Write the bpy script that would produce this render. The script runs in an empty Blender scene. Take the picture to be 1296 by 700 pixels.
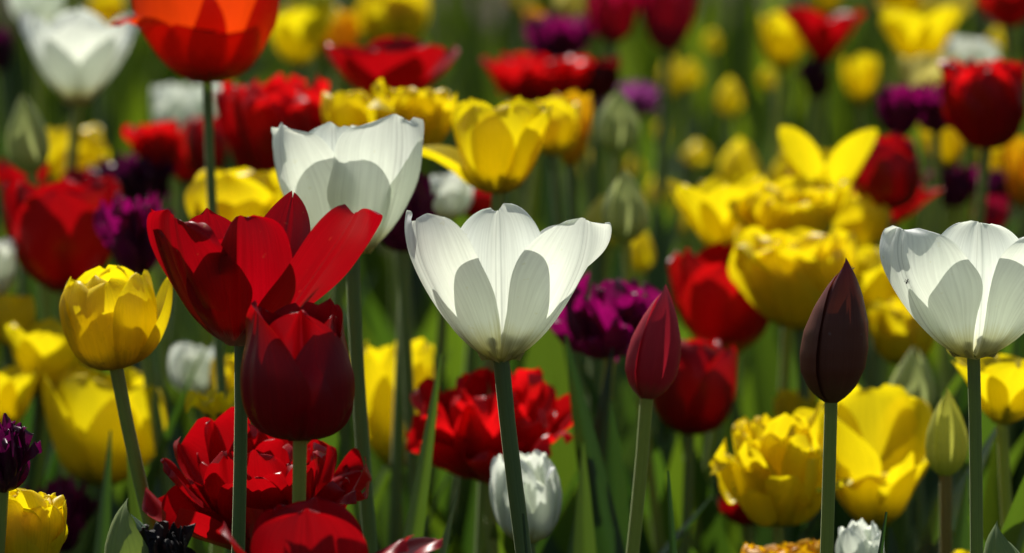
import bpy, math, random
import numpy as np

R = math.radians
scene = bpy.context.scene

# ---------------------------------------------------------------- camera, sky, sun, exposure
CAM_Z, PITCH, LENS = 0.54, 5.6, 150.0
F_PX = 1296 * LENS / 36.0
cam_d = bpy.data.cameras.new('camera')
cam_d.lens = LENS
cam_d.sensor_width = 36.0
cam_d.clip_start = 0.05
cam_d.clip_end = 500.0
cam_d.dof.use_dof = True
cam_d.dof.focus_distance = 1.40
cam_d.dof.aperture_fstop = 12.0
cam_d.dof.aperture_blades = 0
cam = bpy.data.objects.new('camera', cam_d)
scene.collection.objects.link(cam)
cam.location = (0, 0, CAM_Z)
cam.rotation_euler = (R(90 - PITCH), 0, 0)
scene.camera = cam

SUN_EL, SUN_AZ = 52.0, -14.0        # azimuth from +Y (behind the flowers), negative = to the left
world = bpy.data.worlds.new('World')
scene.world = world
world.use_nodes = True
wn = world.node_tree.nodes
bg = wn['Background']
sky = wn.new('ShaderNodeTexSky')
sky.sky_type = 'NISHITA'
sky.sun_disc = False
sky.sun_elevation = R(SUN_EL)
sky.sun_rotation = R(SUN_AZ)
sky.dust_density = 2.2
sky.ozone_density = 0.35
world.node_tree.links.new(sky.outputs[0], bg.inputs[0])
bg.inputs[1].default_value = 0.053
sun_d = bpy.data.lights.new('sun', 'SUN')
sun_d.energy = 4.9
sun_d.angle = R(0.53)
sun_d.color = (1.0, 0.955, 0.88)
sun = bpy.data.objects.new('sun', sun_d)
scene.collection.objects.link(sun)
# the lamp shines along its -Z: turn its +Z towards the sun
_dx = math.sin(R(SUN_AZ)) * math.cos(R(SUN_EL))
_dy = math.cos(R(SUN_AZ)) * math.cos(R(SUN_EL))
_dz = math.sin(R(SUN_EL))
from mathutils import Vector
sun.rotation_euler = Vector((_dx, _dy, _dz)).to_track_quat('Z', 'Y').to_euler()
sun.location = (_dx * 20, _dy * 20, _dz * 20)
scene.view_settings.view_transform = 'Standard'
scene.view_settings.look = 'None'
scene.view_settings.gamma = 1.0
scene.view_settings.exposure = 0.40
scene.cycles.max_bounces = 10
scene.cycles.transmission_bounces = 8
scene.cycles.diffuse_bounces = 5
scene.cycles.use_denoising = True
scene.cycles.sample_clamp_indirect = 6.0


def at(px, py, D):
    """world point seen at a pixel of the 1296x700 photograph, D metres along the view axis"""
    x = (px - 648) / F_PX * D
    yv = -(py - 350) / F_PX * D
    c, s = math.cos(R(PITCH)), math.sin(R(PITCH))
    return np.array([x, c * D + s * yv, CAM_Z - s * D + c * yv])


def project(p):
    c, s = math.cos(R(PITCH)), math.sin(R(PITCH))
    q = np.array([p[0], p[1], p[2] - CAM_Z])
    D = q[1] * c - q[2] * s
    yv = q[1] * s + q[2] * c
    return 648 + q[0] / D * F_PX, 350 - yv / D * F_PX, D


# ---------------------------------------------------------------- materials
def new_mat(name):
    m = bpy.data.materials.new(name)
    m.use_nodes = True
    nt = m.node_tree
    nt.nodes.clear()
    return m, nt


def mathn(nt, op, a, b=None, clamp=False):
    n = nt.nodes.new('ShaderNodeMath')
    n.operation = op
    n.use_clamp = clamp
    for i, v in enumerate((a, b)):
        if v is None:
            continue
        if isinstance(v, (int, float)):
            n.inputs[i].default_value = v
        else:
            nt.links.new(v, n.inputs[i])
    return n.outputs[0]


def mixc(nt, fac, a, b, mode='MIX'):
    n = nt.nodes.new('ShaderNodeMix')
    n.data_type = 'RGBA'
    n.blend_type = mode
    for sock, v in ((n.inputs[0], fac), (n.inputs[6], a), (n.inputs[7], b)):
        if isinstance(v, (int, float)):
            sock.default_value = v
        elif isinstance(v, (tuple, list)):
            sock.default_value = (*v[:3], 1)
        else:
            nt.links.new(v, sock)
    return n.outputs[2]


def petal_mat(name, main, base, trans, tfac=0.5, base_end=0.22, rough=0.4, spec=0.35, vein=0.12, tip=None,
              bump=0.25, stain=None, rib=0.12):
    m, nt = new_mat(name)
    N, L = nt.nodes, nt.links
    uv = N.new('ShaderNodeUVMap')
    sep = N.new('ShaderNodeSeparateXYZ')
    L.new(uv.outputs[0], sep.inputs[0])
    u, v = sep.outputs[0], sep.outputs[1]
    mp = N.new('ShaderNodeMapping')
    mp.inputs['Scale'].default_value = (62, 2.0, 1)
    L.new(uv.outputs[0], mp.inputs[0])
    oi = N.new('ShaderNodeObjectInfo')
    rnd = oi.outputs['Random']
    cmb = N.new('ShaderNodeCombineXYZ')
    L.new(mathn(nt, 'MULTIPLY', rnd, 57.0), cmb.inputs[2])
    add = N.new('ShaderNodeVectorMath')
    L.new(mp.outputs[0], add.inputs[0])
    L.new(cmb.outputs[0], add.inputs[1])
    n1 = N.new('ShaderNodeTexNoise')
    n1.inputs['Scale'].default_value = 1.0
    n1.inputs['Detail'].default_value = 3.0
    L.new(add.outputs[0], n1.inputs['Vector'])
    veins = n1.outputs[0]
    # broad blotches of slightly different tone
    mp2 = N.new('ShaderNodeMapping')
    mp2.inputs['Scale'].default_value = (4, 2.2, 1)
    L.new(uv.outputs[0], mp2.inputs[0])
    add2 = N.new('ShaderNodeVectorMath')
    L.new(mp2.outputs[0], add2.inputs[0])
    L.new(cmb.outputs[0], add2.inputs[1])
    n2 = N.new('ShaderNodeTexNoise')
    n2.inputs['Scale'].default_value = 1.0
    n2.inputs['Detail'].default_value = 4.0
    L.new(add2.outputs[0], n2.inputs['Vector'])
    # base colour running up the petal, with a streaky border
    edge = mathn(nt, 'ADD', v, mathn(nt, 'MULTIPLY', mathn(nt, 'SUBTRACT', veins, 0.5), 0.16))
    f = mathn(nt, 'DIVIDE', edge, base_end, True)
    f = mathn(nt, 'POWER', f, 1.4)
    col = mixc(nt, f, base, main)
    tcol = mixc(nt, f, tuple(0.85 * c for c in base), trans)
    if tip:
        g = mathn(nt, 'POWER', v, 9.0)
        col = mixc(nt, g, col, tip)
    dark = mathn(nt, 'ADD', 1.0 - vein, mathn(nt, 'MULTIPLY', veins, 2 * vein))
    blot = mathn(nt, 'ADD', 0.86, mathn(nt, 'MULTIPLY', n2.outputs[0], 0.28))
    fac = mathn(nt, 'MULTIPLY', dark, blot)
    fac = mathn(nt, 'MULTIPLY', fac, mathn(nt, 'ADD', 0.92, mathn(nt, 'MULTIPLY', rnd, 0.14)))
    # two fine lines either side of the midrib
    line = mathn(nt, 'ABSOLUTE', mathn(nt, 'SUBTRACT', mathn(nt, 'ABSOLUTE', mathn(nt, 'SUBTRACT', u, 0.5)), 0.026))
    line = mathn(nt, 'SUBTRACT', 1.0, mathn(nt, 'DIVIDE', line, 0.013, True), True)
    fac = mathn(nt, 'MULTIPLY', fac, mathn(nt, 'SUBTRACT', 1.0, mathn(nt, 'MULTIPLY', line, rib)))
    def scaled(c):
        vm = N.new('ShaderNodeVectorMath')
        vm.operation = 'SCALE'
        L.new(c, vm.inputs[0])
        L.new(fac, vm.inputs[3])
        return vm.outputs[0]
    col, tcol = scaled(col), scaled(tcol)
    if stain:
        n3 = N.new('ShaderNodeTexNoise')
        n3.inputs['Scale'].default_value = 230.0
        n3.inputs['Detail'].default_value = 2.0
        tc = N.new('ShaderNodeTexCoord')
        L.new(tc.outputs['Object'], n3.inputs['Vector'])
        sp = mathn(nt, 'MULTIPLY', mathn(nt, 'SUBTRACT', n3.outputs[0], 0.70), 14.0, True)
        col = mixc(nt, sp, col, stain)
    bp = N.new('ShaderNodeBump')
    bp.inputs['Strength'].default_value = bump
    bp.inputs['Distance'].default_value = 0.0004
    L.new(mathn(nt, 'ADD', veins, mathn(nt, 'MULTIPLY', n2.outputs[0], 1.6)), bp.inputs['Height'])
    pr = N.new('ShaderNodeBsdfPrincipled')
    pr.inputs['Roughness'].default_value = rough
    pr.inputs['Specular IOR Level'].default_value = spec
    L.new(col, pr.inputs['Base Color'])
    L.new(bp.outputs[0], pr.inputs['Normal'])
    tr = N.new('ShaderNodeBsdfTranslucent')
    L.new(tcol, tr.inputs['Color'])
    L.new(bp.outputs[0], tr.inputs['Normal'])
    mx = N.new('ShaderNodeMixShader')
    mx.inputs[0].default_value = tfac
    L.new(pr.outputs[0], mx.inputs[1])
    L.new(tr.outputs[0], mx.inputs[2])
    out = N.new('ShaderNodeOutputMaterial')
    L.new(mx.outputs[0], out.inputs[0])
    return m


def leaf_mat(name, col, trans, tfac=0.45, island=False, rough=0.36, sheen=0.0):
    m, nt = new_mat(name)
    N, L = nt.nodes, nt.links
    uv = N.new('ShaderNodeUVMap')
    mp = N.new('ShaderNodeMapping')
    mp.inputs['Scale'].default_value = (26, 1.0, 1)
    L.new(uv.outputs[0], mp.inputs[0])
    n1 = N.new('ShaderNodeTexNoise')
    n1.inputs['Scale'].default_value = 1.0
    n1.inputs['Detail'].default_value = 3.0
    L.new(mp.outputs[0], n1.inputs['Vector'])
    if island:
        rnd = N.new('ShaderNodeNewGeometry').outputs['Random Per Island']
    else:
        rnd = N.new('ShaderNodeObjectInfo').outputs['Random']
    tone = mathn(nt, 'ADD', 0.24 if island else 0.6, mathn(nt, 'MULTIPLY', mathn(nt, 'POWER', rnd, 2.6 if island else 1.0), 2.5 if island else 0.8))
    tone = mathn(nt, 'MULTIPLY', tone, mathn(nt, 'ADD', 0.72, mathn(nt, 'MULTIPLY', n1.outputs[0], 0.56)))
    hue = mixc(nt, rnd, (col[0] * 0.75, col[1] * 0.95, col[2] * 1.7), (col[0] * 1.25, col[1] * 1.05, col[2] * 0.6))
    thue = mixc(nt, rnd, (trans[0] * 0.7, trans[1] * 0.95, trans[2] * 1.3), (trans[0] * 1.25, trans[1] * 1.05, trans[2] * 0.7))
    def scaled(c):
        vm = N.new('ShaderNodeVectorMath')
        vm.operation = 'SCALE'
        L.new(c, vm.inputs[0])
        L.new(tone, vm.inputs[3])
        return vm.outputs[0]
    bp = N.new('ShaderNodeBump')
    bp.inputs['Strength'].default_value = 0.35
    bp.inputs['Distance'].default_value = 0.0006
    L.new(n1.outputs[0], bp.inputs['Height'])
    pr = N.new('ShaderNodeBsdfPrincipled')
    pr.inputs['Roughness'].default_value = rough
    pr.inputs['Specular IOR Level'].default_value = 0.45
    pr.inputs['Sheen Weight'].default_value = sheen
    pr.inputs['Sheen Roughness'].default_value = 0.35
    pr.inputs['Sheen Tint'].default_value = (.85, .95, .6, 1)
    L.new(scaled(hue), pr.inputs['Base Color'])
    L.new(bp.outputs[0], pr.inputs['Normal'])
    tr = N.new('ShaderNodeBsdfTranslucent')
    L.new(scaled(thue), tr.inputs['Color'])
    mx = N.new('ShaderNodeMixShader')
    mx.inputs[0].default_value = tfac
    L.new(pr.outputs[0], mx.inputs[1])
    L.new(tr.outputs[0], mx.inputs[2])
    out = N.new('ShaderNodeOutputMaterial')
    L.new(mx.outputs[0], out.inputs[0])
    return m


def solid_mat(name, c1, c2, scale, rough=0.6, spec=0.3, bump=0.3, dist=0.002, stretch=(1, 1, 1), sheen=0.0):
    m, nt = new_mat(name)
    N, L = nt.nodes, nt.links
    tc = N.new('ShaderNodeTexCoord')
    mp = N.new('ShaderNodeMapping')
    mp.inputs['Scale'].default_value = stretch
    L.new(tc.outputs['Object'], mp.inputs[0])
    n = N.new('ShaderNodeTexNoise')
    n.inputs['Scale'].default_value = scale
    n.inputs['Detail'].default_value = 6.0
    L.new(mp.outputs[0], n.inputs['Vector'])
    col = mixc(nt, n.outputs[0], c1, c2)
    bp = N.new('ShaderNodeBump')
    bp.inputs['Strength'].default_value = bump
    bp.inputs['Distance'].default_value = dist
    L.new(n.outputs[0], bp.inputs['Height'])
    pr = N.new('ShaderNodeBsdfPrincipled')
    pr.inputs['Roughness'].default_value = rough
    pr.inputs['Specular IOR Level'].default_value = spec
    pr.inputs['Sheen Weight'].default_value = sheen
    L.new(col, pr.inputs['Base Color'])
    L.new(bp.outputs[0], pr.inputs['Normal'])
    out = N.new('ShaderNodeOutputMaterial')
    L.new(pr.outputs[0], out.inputs[0])
    return m


M = {
    'white':  petal_mat('white_petal', (.82, .86, .86), (.66, .62, .22), (.82, .87, .73), .52, .24, .45, .3, .20, stain=(.62, .58, .36), rib=.24),
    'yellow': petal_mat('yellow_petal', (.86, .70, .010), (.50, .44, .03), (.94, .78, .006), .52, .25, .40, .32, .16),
    'palegold': petal_mat('pale_yellow_petal', (.72, .66, .22), (.45, .45, .10), (.75, .68, .2), .5, .25, .42, .3, .10),
    'amber':  petal_mat('amber_petal', (.78, .42, .01), (.5, .3, .02), (.85, .5, .004), .5, .25, .4, .35, .10),
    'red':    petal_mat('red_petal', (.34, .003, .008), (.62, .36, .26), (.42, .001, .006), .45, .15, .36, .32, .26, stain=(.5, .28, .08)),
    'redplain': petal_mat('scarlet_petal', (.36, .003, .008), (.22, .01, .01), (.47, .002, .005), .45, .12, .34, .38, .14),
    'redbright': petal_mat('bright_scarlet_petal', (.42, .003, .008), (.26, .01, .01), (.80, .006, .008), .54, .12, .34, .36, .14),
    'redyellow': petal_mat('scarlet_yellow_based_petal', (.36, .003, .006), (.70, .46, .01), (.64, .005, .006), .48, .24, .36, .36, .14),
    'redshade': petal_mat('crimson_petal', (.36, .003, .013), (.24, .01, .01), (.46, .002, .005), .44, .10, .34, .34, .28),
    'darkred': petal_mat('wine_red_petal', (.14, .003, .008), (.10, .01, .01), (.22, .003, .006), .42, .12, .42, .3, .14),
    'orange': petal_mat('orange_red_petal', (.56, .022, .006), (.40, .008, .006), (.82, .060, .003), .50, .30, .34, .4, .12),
    'pinkred': petal_mat('rose_red_petal', (.38, .005, .05), (.24, .015, .02), (.52, .006, .05), .45, .12, .36, .4, .14),
    'purple': petal_mat('purple_petal', (.13, .004, .060), (.07, .004, .03), (.33, .003, .125), .46, .15, .38, .38, .2),
    'darkpurple': petal_mat('dark_purple_petal', (.055, .003, .030), (.03, .003, .012), (.14, .003, .07), .38, .15, .36, .38, .2),
    'mauve':  petal_mat('mauve_petal', (.42, .10, .36), (.2, .04, .15), (.45, .08, .36), .45, .15, .4, .35, .14),
    'black':  petal_mat('dried_black_petal', (.010, .007, .008), (.012, .008, .008), (.02, .008, .008), .12, .1, .55, .3, .4, bump=.8),
    'maroonbud': petal_mat('maroon_bud_petal', (.150, .048, .026), (.16, .08, .03), (.20, .03, .010), .18, .2, .5, .3, .16, tip=(.16, .012, .05), stain=(.2, .12, .10)),
    'pinkbud': petal_mat('rose_bud_petal', (.42, .024, .048), (.26, .08, .05), (.48, .014, .03), .30, .18, .5, .28, .16, tip=(.55, .16, .18)),
    'greenbud': petal_mat('green_bud_petal', (.38, .44, .22), (.22, .30, .10), (.48, .54, .18), .46, .3, .5, .3, .16, tip=(.38, .36, .16)),
    'limebud': petal_mat('lime_bud_petal', (.52, .54, .13), (.26, .34, .07), (.66, .66, .10), .50, .3, .5, .3, .16, tip=(.45, .45, .14)),
    'stem':   leaf_mat('stem_green', (.24, .31, .065), (.30, .42, .03), .24, rough=.5, sheen=.35),
    'stemred': leaf_mat('stem_brownish', (.17, .14, .05), (.16, .14, .03), .18, rough=.5, sheen=.3),
    'leaf':   leaf_mat('tulip_leaf_green', (.060, .105, .036), (.085, .17, .010), .42),
    'field':  leaf_mat('field_leaf_green', (.040, .070, .013), (.072, .125, .004), .44, island=True),
    'wrap':   leaf_mat('bud_wrapper_green', (.17, .25, .10), (.22, .34, .05), .34, rough=.5, sheen=.2),
    'soil':   solid_mat('dark_garden_soil', (.018, .012, .008), (.055, .038, .026), 22, .95, .1, .9, .02),
    'insect': solid_mat('insect_black', (.006, .005, .005), (.02, .015, .012), 900, .35, .5, .2, .0002),
}
M['anther'] = solid_mat('anther_dark', (.05, .04, .01), (.16, .12, .03), 400, .7, .2, .3, .0003)

# ---------------------------------------------------------------- mesh helpers
rng = random.Random(11)


def grid_obj(name, P, mat, parent=None, closed_u=False):
    """P: (nv, nu, 3) points -> one smooth sheet / tube object with UVs"""
    nv, nu = P.shape[:2]
    verts = P.reshape(-1, 3)
    i, j = np.meshgrid(np.arange(nv - 1), np.arange(nu if closed_u else nu - 1), indexing='ij')
    j2 = (j + 1) % nu
    faces = np.stack([i * nu + j, i * nu + j2, (i + 1) * nu + j2, (i + 1) * nu + j], -1).reshape(-1, 4)
    me = bpy.data.meshes.new(name)
    me.from_pydata(verts.tolist(), [], faces.tolist())
    uvl = me.uv_layers.new(name='UVMap')
    uu = np.linspace(0, 1, nu + 1 if closed_u else nu)
    vv = np.linspace(0, 1, nv)
    jj2 = (j + 1) if closed_u else j2
    fu = np.stack([uu[j], uu[jj2], uu[jj2], uu[j]], -1).reshape(-1)
    fv = np.stack([vv[i], vv[i], vv[i + 1], vv[i + 1]], -1).reshape(-1)
    uvl.data.foreach_set('uv', np.stack([fu, fv], -1).reshape(-1).astype(np.float32))
    me.polygons.foreach_set('use_smooth', np.ones(len(faces), dtype=bool))
    me.materials.append(mat)
    me.update()
    o = bpy.data.objects.new(name, me)
    scene.collection.objects.link(o)
    if parent is not None:
        o.parent = parent
    return o


def tube(path, rad, n=10):
    """path (k,3), rad (k,) -> (k,n,3) ring points"""
    path = np.asarray(path)
    t = np.gradient(path, axis=0)
    t /= np.linalg.norm(t, axis=1)[:, None]
    ref = np.array([0.0, 1.0, 0.0])
    a = np.cross(t, ref)
    a /= np.linalg.norm(a, axis=1)[:, None] + 1e-12
    b = np.cross(t, a)
    ang = np.linspace(0, 2 * np.pi, n, endpoint=False)
    return path[:, None, :] + np.asarray(rad)[:, None, None] * (
        np.cos(ang)[None, :, None] * a[:, None, :] + np.sin(ang)[None, :, None] * b[:, None, :])


def petal(L, W, th, phi=0.0, r0=0.004, cup=1.05, q=0.62, a0=0.38, vm=0.52, ripple=0.0, crease=0.015, jag=0.0,
          side=0.0, curl=0.0, fold=0.0, seed=0, nu=13, nv=20, tear=None, blunt=0.10, nick=None):
    """One petal as a curved sheet. L length, W width, th = rise angles (deg) at v = 0, .33, .7, 1 of its midline,
    phi = direction it faces (0 = to the camera, 90 = right)."""
    r = np.random.RandomState(seed)
    s = np.linspace(0, 1, nv)
    v = 1 - (1 - s) ** 1.35
    vf = np.linspace(0, 1, 240)
    tf = np.radians(np.interp(vf, [0, .33, .7, 1], th))
    k = np.ones(25) / 25
    tf = np.convolve(np.pad(tf, 12, mode='edge'), k, mode='valid')
    rr = r0 + np.concatenate([[0], np.cumsum(np.cos(tf[:-1]))]) * L / 239
    zz = np.concatenate([[0], np.cumsum(np.sin(tf[:-1]))]) * L / 239
    rv, zv, tv = np.interp(v, vf, rr), np.interp(v, vf, zz), np.interp(v, vf, tf)
    lo = a0 + (1 - a0) * np.sin(np.pi / 2 * np.clip(v / vm, 0, 1)) ** 1.1
    hi = np.clip(1 - np.clip((v - vm) / (1 - vm), 0, 1) ** 2.3, 0, 1) ** q
    f = np.where(v < vm, lo, blunt + (1 - blunt) * hi)
    f = f * (1 + 0.03 * np.sin(v * 9 + r.rand() * 6))
    h = W / 2 * f
    u = np.linspace(-1, 1, nu)
    U, V = np.meshgrid(u, v)
    Rr = np.maximum(cup * np.maximum(np.abs(rv), 0.003), h / 1.30)
    A = U * (h / Rr)[:, None]
    off = -(Rr[:, None]) * (1 - np.cos(A))           # towards the axis
    tang = Rr[:, None] * np.sin(A)
    off += curl * W * (np.abs(U) ** 3) * (V ** 1.5)   # edges turned outwards (+) or inwards (-)
    off += fold * W * (U ** 3) * V
    off -= crease * W * np.exp(-(U / 0.07) ** 2) * (1 - .5 * V)
    off += crease * .55 * W * (np.exp(-((np.abs(U) - .16) / 0.07) ** 2)) * (1 - .6 * V)
    for kk in range(3):
        fu, fv_, ph = r.uniform(1, 3.4), r.uniform(3, 9), r.uniform(0, 6.3)
        off += ripple * W * .5 * np.sin(fv_ * V + fu * U * 2 + ph) * (0.25 + np.abs(U) ** 1.5) * np.clip(V * 1.6, 0, 1)
    for kk in range(2):
        off += 0.010 * W * np.sin(r.uniform(2, 5) * V + r.uniform(-3, 3) * U + r.uniform(0, 6)) * V
    if tear is not None:                               # a split running down from the tip
        tu, depth, wide = tear
        g = np.exp(-((U - tu) / wide) ** 2)
        off -= depth * W * g * np.clip((V - .3) * 1.6, 0, 1)
    dl = np.zeros_like(U)
    if jag:
        for kk in range(4):
            dl += jag * L * np.sin(r.uniform(2, 6) * U + r.uniform(0, 6)) * np.clip(f * 2.2, 0, 1)[:, None] / (1 + .4 * kk)
    dl += 0.02 * L * np.sin(3.0 * U + r.rand() * 6)
    dl = dl * V ** 5
    if nick is not None:                               # a bite missing from the upper edge
        tu, depth, wide = nick
        dl -= depth * L * np.exp(-((U - tu) / wide) ** 2) * np.clip((V - .35) / .65, 0, 1) ** 1.5
        dl -= .02 * L * np.sin(17 * U + 3) * np.exp(-((U - tu) / wide) ** 2) * V ** 4
    wn = np.clip(V / .35, 0, 1)                        # low on the petal bend round the axis, higher round the midline
    nr = wn * np.sin(tv)[:, None] + (1 - wn)
    nz = -wn * np.cos(tv)[:, None]
    nn = np.sqrt(nr ** 2 + nz ** 2) + 1e-9
    nr, nz = nr / nn, nz / nn
    rad = rv[:, None] + off * nr + dl * np.cos(tv)[:, None]
    z = zv[:, None] + off * nz + dl * np.sin(tv)[:, None]
    tang = tang + side * W * V ** 2
    p = R(phi)
    x = rad * math.sin(p) + tang * math.cos(p)
    y = -rad * math.cos(p) + tang * math.sin(p)
    return np.stack([x, y, z], -1)


def bud_petal(Hh, Rm, phi, span=75, lean=0.0, tipv=1.0, lift=0.0, seed=0, nu=11, nv=20, fat=0.75, open_=0.0):
    s = np.linspace(0, 1, nv)
    prof = np.interp(s, [0, .05, .12, .24, .38, .55, .74, .88, .96, 1], [.22, .50, .74, .96, 1, .92, .66, .38, .17, .05])
    prof = prof + open_ * s ** 2
    u = np.linspace(-1, 1, nu)
    U, V = np.meshgrid(u, s)
    wid = np.where(s < .5, 1, np.clip(1 - ((s - .5) / .5) ** 2.6, 0, 1) ** .5) * .97 + .03
    ang = R(phi) + U * R(span) * wid[:, None]
    r = np.random.RandomState(seed)
    rad = Rm * prof[:, None] * (1 + 0.06 * U + lift - .05 * np.exp(-(U / .12) ** 2)) + Rm * .02 * np.sin(5 * V + r.rand() * 6)
    x = rad * np.sin(ang) + lean * V ** 2
    y = -rad * np.cos(ang)
    z = Hh * tipv * V
    return np.stack([x, y, z], -1)


def leaf_pts(L, W, az, th0=86, th1=60, twist=0.0, nu=5, nv=14, vfold=0.35, seed=0):
    r = np.random.RandomState(seed)
    v = np.linspace(0, 1, nv)
    th = np.radians(th0 + (th1 - th0) * v ** 1.6)
    ds = L / (nv - 1)
    rad = np.concatenate([[0], np.cumsum(np.cos(th[:-1]) * ds)])
    z = np.concatenate([[0], np.cumsum(np.sin(th[:-1]) * ds)])
    w = W / 2 * np.where(v < .35, .45 + .55 * np.sin(np.pi / 2 * v / .35), np.clip(1 - ((v - .35) / .65) ** 1.9, 0, 1) ** .85)
    w = np.maximum(w, W * .012)
    u = np.linspace(-1, 1, nu)
    U, V = np.meshgrid(u, v)
    tang = U * w[:, None]
    fold = vfold * (1 - .55 * V) * np.abs(U) ** 1.4 * w[:, None]
    fold = fold + .10 * w[:, None] * np.sin(6 * V + r.rand() * 6) * U
    a = az + twist * V
    rr = rad[:, None] - fold * np.sin(th)[:, None]
    zz = z[:, None] + fold * np.cos(th)[:, None]
    x = rr * np.sin(a) + tang * np.cos(a)
    y = -rr * np.cos(a) + tang * np.sin(a)
    return np.stack([x, y, zz], -1)


# ---------------------------------------------------------------- ground
def ground():
    n = 90
    xs = np.sign(np.linspace(-1, 1, n)) * np.abs(np.linspace(-1, 1, n)) ** 3 * 120
    ys = np.linspace(-1, 1, n)
    ys = np.sign(ys) * np.abs(ys) ** 3 * 120 + 4
    X, Y = np.meshgrid(xs, ys)
    Z = .012 * np.sin(X * 9.1) * np.sin(Y * 7.7) * (np.hypot(X, Y - 4) < 12) - .012
    o = grid_obj('ground', np.stack([X, Y, Z], -1), M['soil'])
    o['kind'] = 'structure'


ground()

# ---------------------------------------------------------------- tulips
BLOOMS = []          # (x0, y0, x1, y1, D) rectangles of the placed blooms, to keep leaves from growing across them

TH = {'shut': (4, 78, 104, 122), 'cup': (6, 74, 92, 108), 'goblet': (12, 64, 84, 92), 'vee': (26, 52, 63, 86),
      'open': (18, 50, 60, 62), 'flare': (14, 44, 42, 30), 'droop': (12, 42, 14, -30), 'flop': (10, 55, 20, -50)}
GROUP = {}


def thing(name, label, cat, group=None):
    o = bpy.data.objects.new(name, None)
    o.empty_display_size = 0.02
    scene.collection.objects.link(o)
    o['label'] = label
    o['category'] = cat
    if group:
        o['group'] = group
    return o


def bloom_sheets(kind, form, seed, hi):
    """list of (points, material key or None) in a unit bloom"""
    r = random.Random(seed)
    out = []
    nu, nv = hi
    if isinstance(form, list):                         # petals written out one by one
        for i, d in enumerate(form):
            d = dict(d)
            d.setdefault('seed', seed * 7 + i)
            t = d.pop('th')
            out.append(petal(d.pop('L', 1.0), d.pop('W', .8), TH.get(t, t), nu=nu, nv=nv, r0=d.pop('r0', .05), **d))
        return out
    if kind == 'single':
        th = TH[form]
        yaw = r.uniform(0, 120)
        for i in range(3):
            t = tuple(a + r.uniform(-5, 5) for a in th)
            out.append(petal(1.0 + r.uniform(-.05, .04), .86, t, phi=yaw + 120 * i + r.uniform(-6, 6), r0=.06, cup=1.12,
                             ripple=.03, jag=.012, q=.6, seed=seed * 9 + i, nu=nu, nv=nv, curl=r.uniform(-.05, .05)))
        for i in range(3):
            t = tuple(a + 3 + r.uniform(-4, 4) for a in th)
            out.append(petal(.99 + r.uniform(-.05, .05), .80, t, phi=yaw + 60 + 120 * i + r.uniform(-6, 6), r0=.03, cup=1.05,
                             ripple=.03, jag=.012, q=.58, seed=seed * 9 + 4 + i, nu=nu, nv=nv, curl=r.uniform(-.06, .03)))
    elif kind == 'double':
        op = {'shut': 0.0, 'cup': .25, 'open': .65, 'flat': 1.4}[form]
        for ring, (n, ln, sp) in enumerate(((7, 1.0, 1.0), (7, .96, .74), (6, .90, .46), (5, .80, .18))):
            yaw = r.uniform(0, 90)
            for i in range(n):
                a = op * sp
                t = (6, 68 - 36 * a, 96 - 48 * a, 118 - 66 * a)
                t = tuple(b + r.uniform(-12, 12) for b in t)
                out.append(petal(ln * r.uniform(.86, 1.06), (.74 * r.uniform(.85, 1.15)), t, phi=yaw + 360 / n * i + r.uniform(-14, 14),
                                 r0=.03 + .03 * sp, cup=1.0, ripple=.095, jag=.016, q=.40, crease=.02, blunt=.26,
                                 seed=seed * 31 + ring * 8 + i, nu=nu, nv=nv, curl=r.uniform(-.16, .12), side=r.uniform(-.1, .1)))
    elif kind == 'ruffle':
        op = {'cup': .25, 'open': .6, 'flat': 1.0}[form]
        for ring, (n, ln, sp) in enumerate(((7, 1.0, 1.0), (7, 1.0, .7), (7, .95, .4), (5, .9, .12))):
            yaw = r.uniform(0, 90)
            for i in range(n):
                a = op * sp
                t = (12, 66 - 34 * a, 92 - 52 * a, 112 - 88 * a)
                t = tuple(b + r.uniform(-24, 24) for b in t)
                out.append(petal(ln * r.uniform(.8, 1.1), .46 * r.uniform(.8, 1.2), t, phi=yaw + 360 / n * i + r.uniform(-16, 16),
                                 r0=.04, cup=.9, ripple=.30, jag=.06, q=.45, blunt=.3, crease=.03,
                                 seed=seed * 41 + ring * 9 + i, nu=nu, nv=nv, curl=r.uniform(-.35, .2), side=r.uniform(-.2, .2)))
    elif kind == 'bud':
        ph = {'a': 20, 'b': -25, 'c': 60}.get(form, r.uniform(0, 120))
        for i in range(3):
            out.append(bud_petal(1.0, .25, ph + 120 * i, span=62, tipv=1 - .07 * (i == 2), lift=.02 * i, seed=seed + i, nu=nu, nv=nv))
        for i in range(3 if hi[0] < 0 else 0):
            out.append(bud_petal(.96, .23, ph + 60 + 120 * i, span=62, tipv=1, lift=-.06, seed=seed + 5 + i, nu=nu, nv=nv))
    return out


COUNT = [0]


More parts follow.
